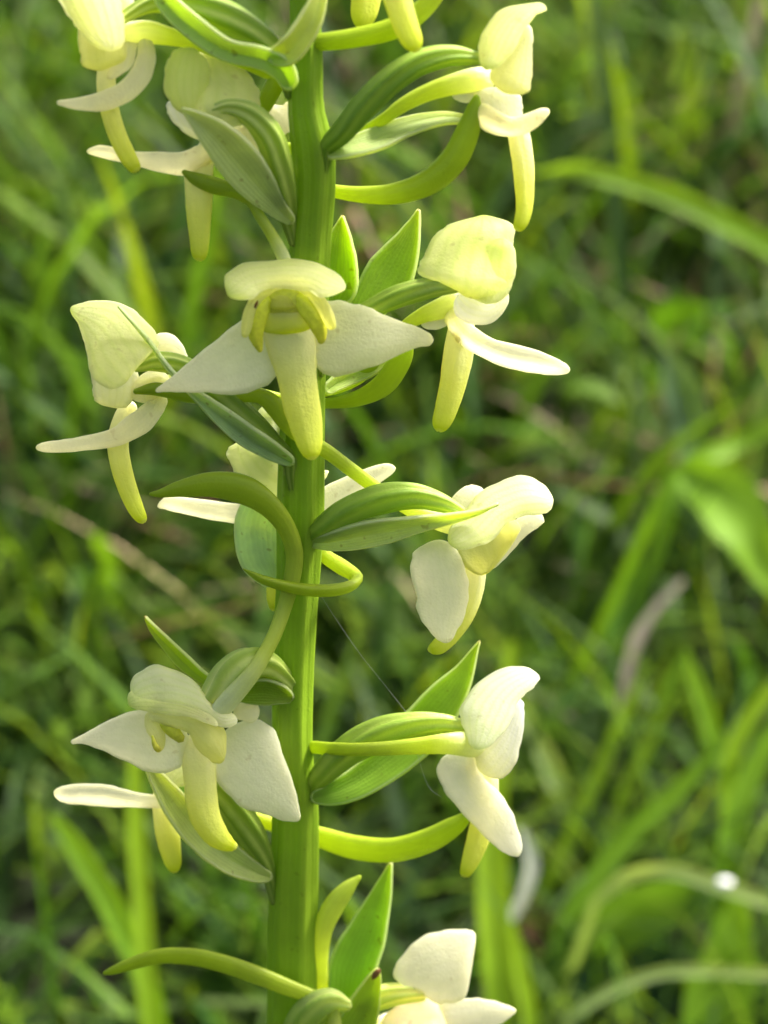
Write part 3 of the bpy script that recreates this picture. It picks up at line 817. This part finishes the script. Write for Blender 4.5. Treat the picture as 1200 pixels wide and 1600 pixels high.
petal(f, 'sepal', M['sepal'], [(728, 496, 14), (724, 515, 14), (718, 535, 8)], z=4, tint=CR)
lip(f, [(722, 500, 14), (720, 525, 20), (714, 565, 20.5), (707, 603, 17.5), (697, 640, 14.5), (690, 660, 11), (687, 670, 5)], z=10)
spur(f, [(730, 474, 16, -24), (712, 476, 20, -8), (690, 482, 17), (660, 493, 13), (635, 508, 10), (600, 545, 10, -20), (560, 590, 10, -40), (500, 610, 11, -50), (450, 610, 12, -50)], z=-4)
bract([(508, 612, 8, -10), (540, 590, 14, -20), (580, 570, 16, -24), (620, 545, 10, -26), (650, 520, 2, -28)], z=-10, pale=True, tint=(1.1, 1.1, .9))

# ---- left flower, facing left
f = ovary([(452, 722, 12, 26), (420, 692, 20, 36), (375, 648, 22, 36), (330, 605, 18, 30), (285, 573, 15, 24), (245, 565, 14, 22), (210, 572, 10, 24)], z=0,
          label='left flower facing left with a pointed cream hood')
petal(f, 'sepal', M['sepal'], [(240, 540, 14), (262, 536, 14), (278, 545, 9), (290, 560, 3)], z=-14)
sheet(f, 'petal', M['petal'], [(142, 560, 212, 560), (144, 590, 216, 590), (148, 615, 214, 612), (155, 630, 200, 634), (176, 636, 190, 637)], z=6, cup=10, ruffle=2.5, tint=(1, 1, 1.3))
sheet(f, 'hood', M['hood'], [(110, 480, 112, 490), (130, 474, 124, 508), (165, 469, 130, 530), (200, 477, 134, 552), (226, 505, 142, 580), (247, 536, 160, 602), (230, 556, 178, 607), (208, 578, 192, 604)], z=20, cup=18, tint=YE, nu=46)
petal(f, 'sepal', M['sepal'], [(262, 590, 16), (240, 600, 20), (222, 610, 20), (208, 622, 12)], z=8, tint=W1)
petal(f, 'sepal', M['sepal'], [(256, 618, 9), (238, 640, 16), (212, 664, 19), (182, 682, 15), (140, 691, 11), (98, 697, 9), (70, 698, 7), (57, 699, 3)], z=26, cup=5, roll=22, tint=CR, nu=46)
lip(f, [(205, 632, 11), (194, 655, 13), (185, 690, 13), (188, 722, 12), (199, 762, 10.5), (212, 794, 8.5), (220, 808, 6), (223, 813, 3)], z=10, cup=6)
spur(f, [(225, 605, 18, 0), (280, 600, 14, -10), (380, 610, 10, -34), (460, 628, 10, -52), (515, 630, 9, -46), (560, 622, 13, -30), (598, 602, 17, -20), (622, 570, 17, -16), (634, 548, 13, -14), (640, 530, 5, -12)], z=0)
bract([(458, 724, 7, 34), (425, 706, 15, 48), (385, 682, 17, 56), (345, 650, 14, 60), (312, 622, 8, 64), (285, 600, 4, 60), (258, 570, 3, 50), (225, 525, 2.2, 54), (185, 479, 1, 54)], pale=True, roll=25, fold=8, tint=(.95, 1.03, 1.15), nu=40)

# ---- flower behind the stem
f = ovary([(455, 690, 14, -20), (445, 670, 16, -50), (440, 690, 14, -80), (440, 710, 10, -95)], label='flower half hidden behind the stem, its sepals spread both ways')
sheet(f, 'hood', M['hood'], [(402, 636, 432, 632), (404, 655, 452, 650), (412, 668, 455, 680), (436, 686, 456, 700)], z=-44, cup=10)
sheet(f, 'petal', M['hood'], [(366, 690, 400, 686), (357, 706, 440, 706), (360, 730, 470, 725), (372, 752, 500, 735), (400, 770, 515, 740), (415, 785, 480, 780)], z=-52, cup=14, tint=(1, 1, .85))
petal(f, 'sepal', M['sepal'], [(440, 812, 16), (400, 806, 15), (345, 799, 14), (295, 791, 13), (262, 786, 10), (247, 791, 3)], z=-60, cup=4, roll=20)
petal(f, 'sepal', M['sepal'], [(470, 805, 20), (505, 787, 24), (545, 763, 20), (580, 745, 15), (605, 734, 10), (617, 730, 4)], z=-58, cup=4, roll=-20)
lip(f, [(440, 800, 16), (438, 850, 15), (434, 900, 13), (430, 935, 9), (428, 950, 3)], z=-50)
spur(f, [(450, 800, 14, -60), (490, 840, 10, -56), (508, 868, 11, -40), (534, 886, 12, -14), (558, 904, 10, 16), (544, 917, 14, 46), (505, 923, 16, 56), (455, 918, 16, 60), (412, 906, 12, 62), (394, 897, 7, 62), (380, 889, 1.5, 62)], z=0, flat=.62)
bract([(432, 768, 14, -30), (412, 790, 32, -34), (403, 825, 37, -36), (407, 865, 35, -36), (418, 895, 24, -36), (428, 915, 8, -36)], z=-4, pale=True, cup=6, fold=2, tint=(1.0, 1.1, 1.6))

# ---- right middle flower
f = ovary([(484, 842, 11, 10), (505, 824, 17, 24), (545, 798, 22, 34), (595, 780, 23, 36), (645, 775, 18, 32), (690, 786, 13, 28), (722, 802, 9, 26)], z=6,
          label='right middle flower with one broad white sepal hanging towards the viewer', tint=(.95, 1.0, .9))
petal(f, 'sepal', M['sepal'], [(712, 800, 16), (728, 782, 18), (745, 772, 14), (756, 768, 4)], z=4)
sheet(f, 'petal', M['petal'], [(714, 830, 770, 800), (716, 862, 800, 812), (726, 885, 812, 830), (742, 896, 800, 850), (755, 900, 772, 886)], z=14, cup=-10, ruffle=2, tint=(.92, .92, .8))
sheet(f, 'sepal', M['sepal'], [(764, 890, 778, 884), (770, 866, 798, 862), (790, 835, 820, 838), (810, 810, 842, 822), (838, 796, 852, 812)], z=-14, cup=5, ruffle=3)
sheet(f, 'hood', M['hood'], [(698, 838, 706, 856), (708, 822, 728, 858), (728, 800, 762, 845), (752, 768, 790, 822), (785, 750, 818, 808), (818, 744, 842, 804), (845, 755, 856, 800), (862, 772, 864, 790)], z=36, cup=18, roll=6, tint=(1, 1, 1.05), nu=46)
sheet(f, 'sepal', M['sepal'], [(655, 848, 712, 842), (643, 866, 720, 868), (646, 900, 729, 905), (652, 935, 731, 932), (654, 958, 724, 962), (670, 985, 714, 985), (688, 1003, 704, 1004)], z=40, cup=9, ruffle=3, nu=46)
lip(f, [(742, 880, 15), (741, 905, 14), (736, 935, 12), (724, 965, 11), (704, 992, 10.5), (685, 1009, 10), (673, 1014, 5)], z=18, cup=5)
spur(f, [(722, 822, 17, 20), (690, 815, 16, 14), (650, 800, 13, 4), (600, 771, 11, 2), (550, 735, 11, 18), (510, 705, 11, 34), (478, 686, 12, 46), (452, 664, 14, 52), (430, 636, 15, 52), (405, 618, 12, 48), (350, 622, 10, 36), (295, 620, 10, 34), (245, 608, 11, 36), (210, 612, 4, 38)], z=0, n=110)
bract([(484, 848, 7, 20), (520, 846, 15, 34), (560, 838, 20, 44), (605, 830, 19, 50), (655, 820, 13, 54), (705, 811, 8, 60), (745, 802, 4, 70), (779, 788, 1, 78)], pale=True, roll=-30, fold=9, tint=(1.05, 1.05, .95), nu=46)

# ---- lower left flower, face on
f = ovary([(458, 1084, 11, 10), (440, 1058, 16, 34), (414, 1038, 21, 56), (388, 1037, 25, 70), (362, 1057, 27, 74), (338, 1088, 23, 74), (318, 1114, 17, 70)], z=0,
          label='lower left front flower with wide white sepals', tint=(1.5, 1.35, 2.0))
sheet(f, 'sepal', M['sepal'], [(292, 1115, 296, 1200), (262, 1112, 270, 1207), (226, 1110, 232, 1205), (188, 1118, 196, 1190), (155, 1134, 160, 1172), (130, 1147, 132, 1162), (111, 1157, 112, 1162)], z=66, cup=7, ruffle=2, nu=46)
sheet(f, 'sepal', M['sepal'], [(372, 1118, 334, 1168), (398, 1124, 334, 1204), (424, 1140, 344, 1230), (442, 1180, 368, 1254), (458, 1222, 402, 1268), (467, 1256, 440, 1280), (470, 1278, 464, 1284)], z=76, cup=9, ruffle=2, nu=46)
sheet(f, 'hood', M['hood'], [(206, 1092, 200, 1098), (206, 1068, 222, 1108), (220, 1050, 252, 1112), (246, 1042, 280, 1116), (282, 1052, 304, 1122), (306, 1068, 330, 1128), (330, 1100, 352, 1136), (366, 1116, 372, 1130)], z=92, cup=16, tint=(1, 1, 1.1), nu=46)
sheet(f, 'hood', M['hood'], [(198, 1092, 206, 1108), (206, 1080, 232, 1112), (236, 1078, 262, 1116), (272, 1084, 292, 1120), (306, 1100, 318, 1128), (336, 1124, 342, 1136)], z=105, cup=6, lean=.9, tint=(1, 1, .95))
sheet(f, 'petal', M['petal'], [(230, 1112, 234, 1124), (262, 1106, 264, 1134), (300, 1108, 294, 1144), (330, 1120, 308, 1168), (350, 1144, 328, 1186), (352, 1172, 342, 1192), (350, 1186, 346, 1191)], z=108, cup=14, ruffle=2, roll=0)
petal(f, 'petal', M['petal'], [(232, 1114, 4), (236, 1130, 10), (246, 1148, 11), (250, 1164, 6), (246, 1174, 3)], z=96, cup=6, roll=20)
tube(f, 'column', M['anther'], [(250, 1118, 5), (260, 1130, 11), (272, 1144, 11), (284, 1156, 7)], z=94, nring=14, tint=(1.35, 1.45, .9))
tube(f, 'anther', M['anther'], [(238, 1150, 2), (241, 1162, 4), (246, 1170, 5.5), (250, 1172, 3)], z=112, nring=10, tint=(1.5, 1.5, 1))
lip(f, [(305, 1150, 18, -6), (310, 1180, 23), (312, 1210, 22, 4), (315, 1247, 21, 8), (322, 1278, 19.5, 12), (338, 1304, 16, 16), (356, 1318, 9, 20), (367, 1322, 3, 22)], z=86, cup=10, nu=46)
spur(f, [(336, 1120, 15, 100), (358, 1094, 15, 104), (394, 1052, 13, 100), (425, 1000, 12, 76), (444, 950, 12.5, 52), (456, 905, 14, 48), (460, 865, 14.5, 48), (448, 826, 15, 52), (420, 790, 18, 58), (380, 765, 22, 60), (330, 757, 19, 60), (280, 764, 13, 60), (250, 771, 7, 60), (234, 772, 2.5, 60)], z=0, n=110)
bract([(458, 1092, 6, 24), (440, 1086, 15, 40), (412, 1082, 21, 52), (384, 1082, 17, 52), (350, 1075, 11, 46), (318, 1060, 9, 40), (288, 1035, 11, 36), (262, 1008, 9, 34), (240, 984, 6, 32), (226, 964, 1.5, 30)], z=0, fold=7, cup=-2, roll=20, tint=(1.0, 1.0, 1.0), nu=40)
petal(f, 'sepal', M['sepal'], [(366, 1112, 10), (385, 1112, 15), (404, 1114, 14)], z=50, tint=CR)

# ---- lower left flower hidden behind the front one
f = ovary([(420, 1364, 10, 14), (410, 1340, 17, 26), (392, 1308, 23, 32), (370, 1272, 22, 34), (346, 1240, 18, 32), (322, 1212, 12, 28)], z=6,
          label='flower hidden behind the lower left front flower, one white sepal pointing left')
petal(f, 'sepal', M['sepal'], [(262, 1254, 7), (240, 1252, 10), (205, 1249, 12), (165, 1243, 17), (125, 1240, 16), (98, 1240, 12), (85, 1238, 4)], z=14, cup=5, roll=20, nu=46)
petal(f, 'hood', M['hood'], [(320, 1200, 14), (300, 1200, 24), (280, 1210, 22), (262, 1228, 8)], z=10, cup=8, tint=YE)
lip(f, [(250, 1236, 10), (256, 1262, 14), (261, 1295, 15.5), (266, 1325, 13), (271, 1348, 9), (273, 1359, 4)], z=8)
spur(f, [(320, 1225, 14, 10), (360, 1262, 11, -10), (395, 1278, 10, -30), (440, 1292, 12, -50), (500, 1308, 17, -44), (555, 1324, 20.5, -24), (615, 1328, 20.5, -10), (670, 1313, 19, 0), (708, 1292, 15, 4), (728, 1277, 9, 4), (738, 1268, 4, 4)], z=0)
bract([(424, 1372, 7, 22), (396, 1362, 16, 38), (360, 1342, 23, 52), (318, 1308, 25, 60), (282, 1268, 22, 62), (252, 1226, 14, 60), (234, 1200, 7, 56), (222, 1180, 1.5, 54)], pale=True, roll=-15, fold=9, tint=(1.15, 1.1, .9), nu=46)

# ---- lower right flower
f = ovary([(487, 1232, 11, 4), (505, 1208, 18, 16), (545, 1172, 25, 24), (590, 1148, 25, 24), (640, 1134, 19, 20), (690, 1131, 14, 16), (740, 1140, 11, 14)], z=4,
          label='lower right flower facing right, white sepal slanting down')
petal(f, 'petal', M['petal'], [(812, 1094, 5), (806, 1120, 13), (795, 1150, 21), (780, 1175, 28), (764, 1194, 30), (752, 1206, 20)], z=8, cup=10, ruffle=4, tint=(1, 1, 1.6))
sheet(f, 'hood', M['hood'], [(734, 1166, 752, 1173), (728, 1146, 772, 1160), (718, 1114, 796, 1130), (735, 1082, 806, 1106), (762, 1058, 818, 1088), (795, 1044, 832, 1074), (822, 1044, 840, 1064), (838, 1052, 843, 1060)], z=24, cup=14, roll=10, tint=(1, 1, 1.18), nu=46)
sheet(f, 'sepal', M['sepal'], [(704, 1170, 742, 1176), (684, 1196, 745, 1196), (686, 1220, 758, 1216), (706, 1250, 780, 1238), (738, 1286, 798, 1268), (766, 1314, 811, 1302), (792, 1334, 815, 1326), (804, 1338, 812, 1337)], z=30, cup=7, ruffle=2.5, tint=(1, 1, 1.08), nu=46)
petal(f, 'sepal', M['sepal'], [(736, 1180, 14), (740, 1198, 14), (738, 1212, 5)], z=0)
lip(f, [(760, 1200, 13), (762, 1228, 13), (758, 1262, 14), (750, 1298, 15), (740, 1330, 13), (731, 1354, 9), (726, 1366, 4)], z=10)
spur(f, [(752, 1166, 17, -56), (730, 1163, 20, -26), (700, 1162, 18, -2), (660, 1165, 14.5), (610, 1169, 11.5), (560, 1171, 10), (515, 1170, 10, -24), (484, 1168, 10, -60), (440, 1180, 12, -105), (400, 1200, 12, -115)], z=62)
bract([(486, 1248, 8, 6), (520, 1240, 18, 2), (560, 1222, 25, -6), (605, 1190, 30, -14), (655, 1142, 36, -22), (698, 1090, 30, -26), (724, 1052, 16, -30), (740, 1020, 6, -32), (749, 1002, 1, -32)], roll=15, fold=7, tint=(.95, 1.05, 1.1), nu=46)

# ---- bottom flowers
f = ovary([(475, 1640, 13, 20), (520, 1600, 18, 26), (570, 1568, 17, 24), (615, 1554, 16, 22), (664, 1554, 10, 24)], z=6, label='bottom right flower cut by the lower edge, pure white', tint=(1.6, 1.4, 2.0))
sheet(f, 'sepal', M['sepal'], [(612, 1520, 622, 1534), (630, 1492, 662, 1556), (660, 1464, 694, 1568), (700, 1452, 716, 1566), (728, 1450, 728, 1552), (740, 1456, 736, 1510), (742, 1466, 741, 1475)], z=20, cup=14, nu=46, tint=(1, 1, 1))
sheet(f, 'hood', M['sepal'], [(592, 1588, 600, 1630), (622, 1572, 625, 1640), (655, 1552, 655, 1650), (680, 1548, 690, 1650), (692, 1560, 700, 1640)], z=42, cup=16, tint=CR)
sheet(f, 'sepal', M['sepal'], [(676, 1560, 680, 1630), (710, 1558, 714, 1620), (745, 1560, 748, 1612), (778, 1566, 780, 1600), (805, 1576, 805, 1582)], z=30, cup=6)
lip(f, [(690, 1630, 18), (688, 1680, 18), (682, 1740, 14), (676, 1790, 6)], z=30)
spur(f, [(660, 1585, 16, 10), (600, 1600, 14, -10), (540, 1640, 12, -30), (505, 1640, 11, -40), (503, 1560, 12, -10), (500, 1505, 13, 4), (505, 1455, 14, 10), (520, 1418, 16, 12), (543, 1388, 12, 12), (563, 1369, 3, 12)], z=0, tint=(1.7, 1.5, 3.5))
b = bract([(530, 1620, 20, 6), (542, 1560, 30, 4), (552, 1510, 36, 0), (576, 1450, 29, -6), (598, 1390, 14, -12), (611, 1348, 2, -16)], z=-4, roll=14, tint=(.95, 1.1, 1.15))
b = bract([(530, 1680, 40, 30), (550, 1620, 34, 34), (570, 1570, 24, 36), (585, 1530, 11, 36), (591, 1514, 3, 36)], z=26, roll=-10, tint=(1.05, 1.05, .9))
tube(b, 'brown_tip', M['blemish'], [(582, 1530, 2), (585, 1525, 5), (590, 1519, 5), (594, 1515, 2)], z=66, nring=10)
f = ovary([(470, 1700, 13, 30), (460, 1640, 22, 44), (478, 1590, 24, 60), (515, 1566, 20, 66), (546, 1572, 8, 66)], z=0, label='lowest flower, only its stalk and long spur in view', tint=(1.1, 1.1, 1.2))
sheet(f, 'hood', M['sepal'], [(430, 1690, 560, 1690), (420, 1740, 570, 1740), (430, 1800, 560, 1800)], z=80, cup=20)
lip(f, [(495, 1800, 20), (495, 1860, 20), (498, 1920, 8)], z=80)
spur(f, [(500, 1700, 14, 70), (520, 1620, 12, 64), (520, 1578, 10, 58), (495, 1560, 10, 54), (450, 1543, 12.5, 52), (400, 1523, 14, 50), (350, 1506, 14.5, 50), (300, 1495, 14.5, 50), (250, 1494, 13, 50), (205, 1506, 10, 50), (175, 1517, 6, 50), (162, 1521, 2.5, 50)], z=10, n=90)

# ------------------------------------------------------------------ spider silk
sm, st, spb = smat('silk', None)
spb.inputs['Base Color'].default_value = (.35, .35, .33, 1)
spb.inputs['Roughness'].default_value = .3
def silk(rows, label):
    org = X(rows[0][0], rows[0][1], rows[0][3])
    o = tube(None, 'spider_silk', sm, rows, nring=6, n=40, off=org, wob=.3)
    o.location = org
    o['label'] = label
    o['category'] = 'spider silk'
silk([(498, 925, .13, 30), (530, 975, .15, 20), (565, 1025, .15, 8), (605, 1075, .13, 4), (640, 1120, .13, 22)], 'fine spider thread slanting from the stem to the lower right stalk')
silk([(650, 1168, .14, 20), (660, 1205, .2, 24), (672, 1232, .22, 28), (690, 1246, .14, 40)], 'short spider thread below the lower right stalk, near the white sepal')
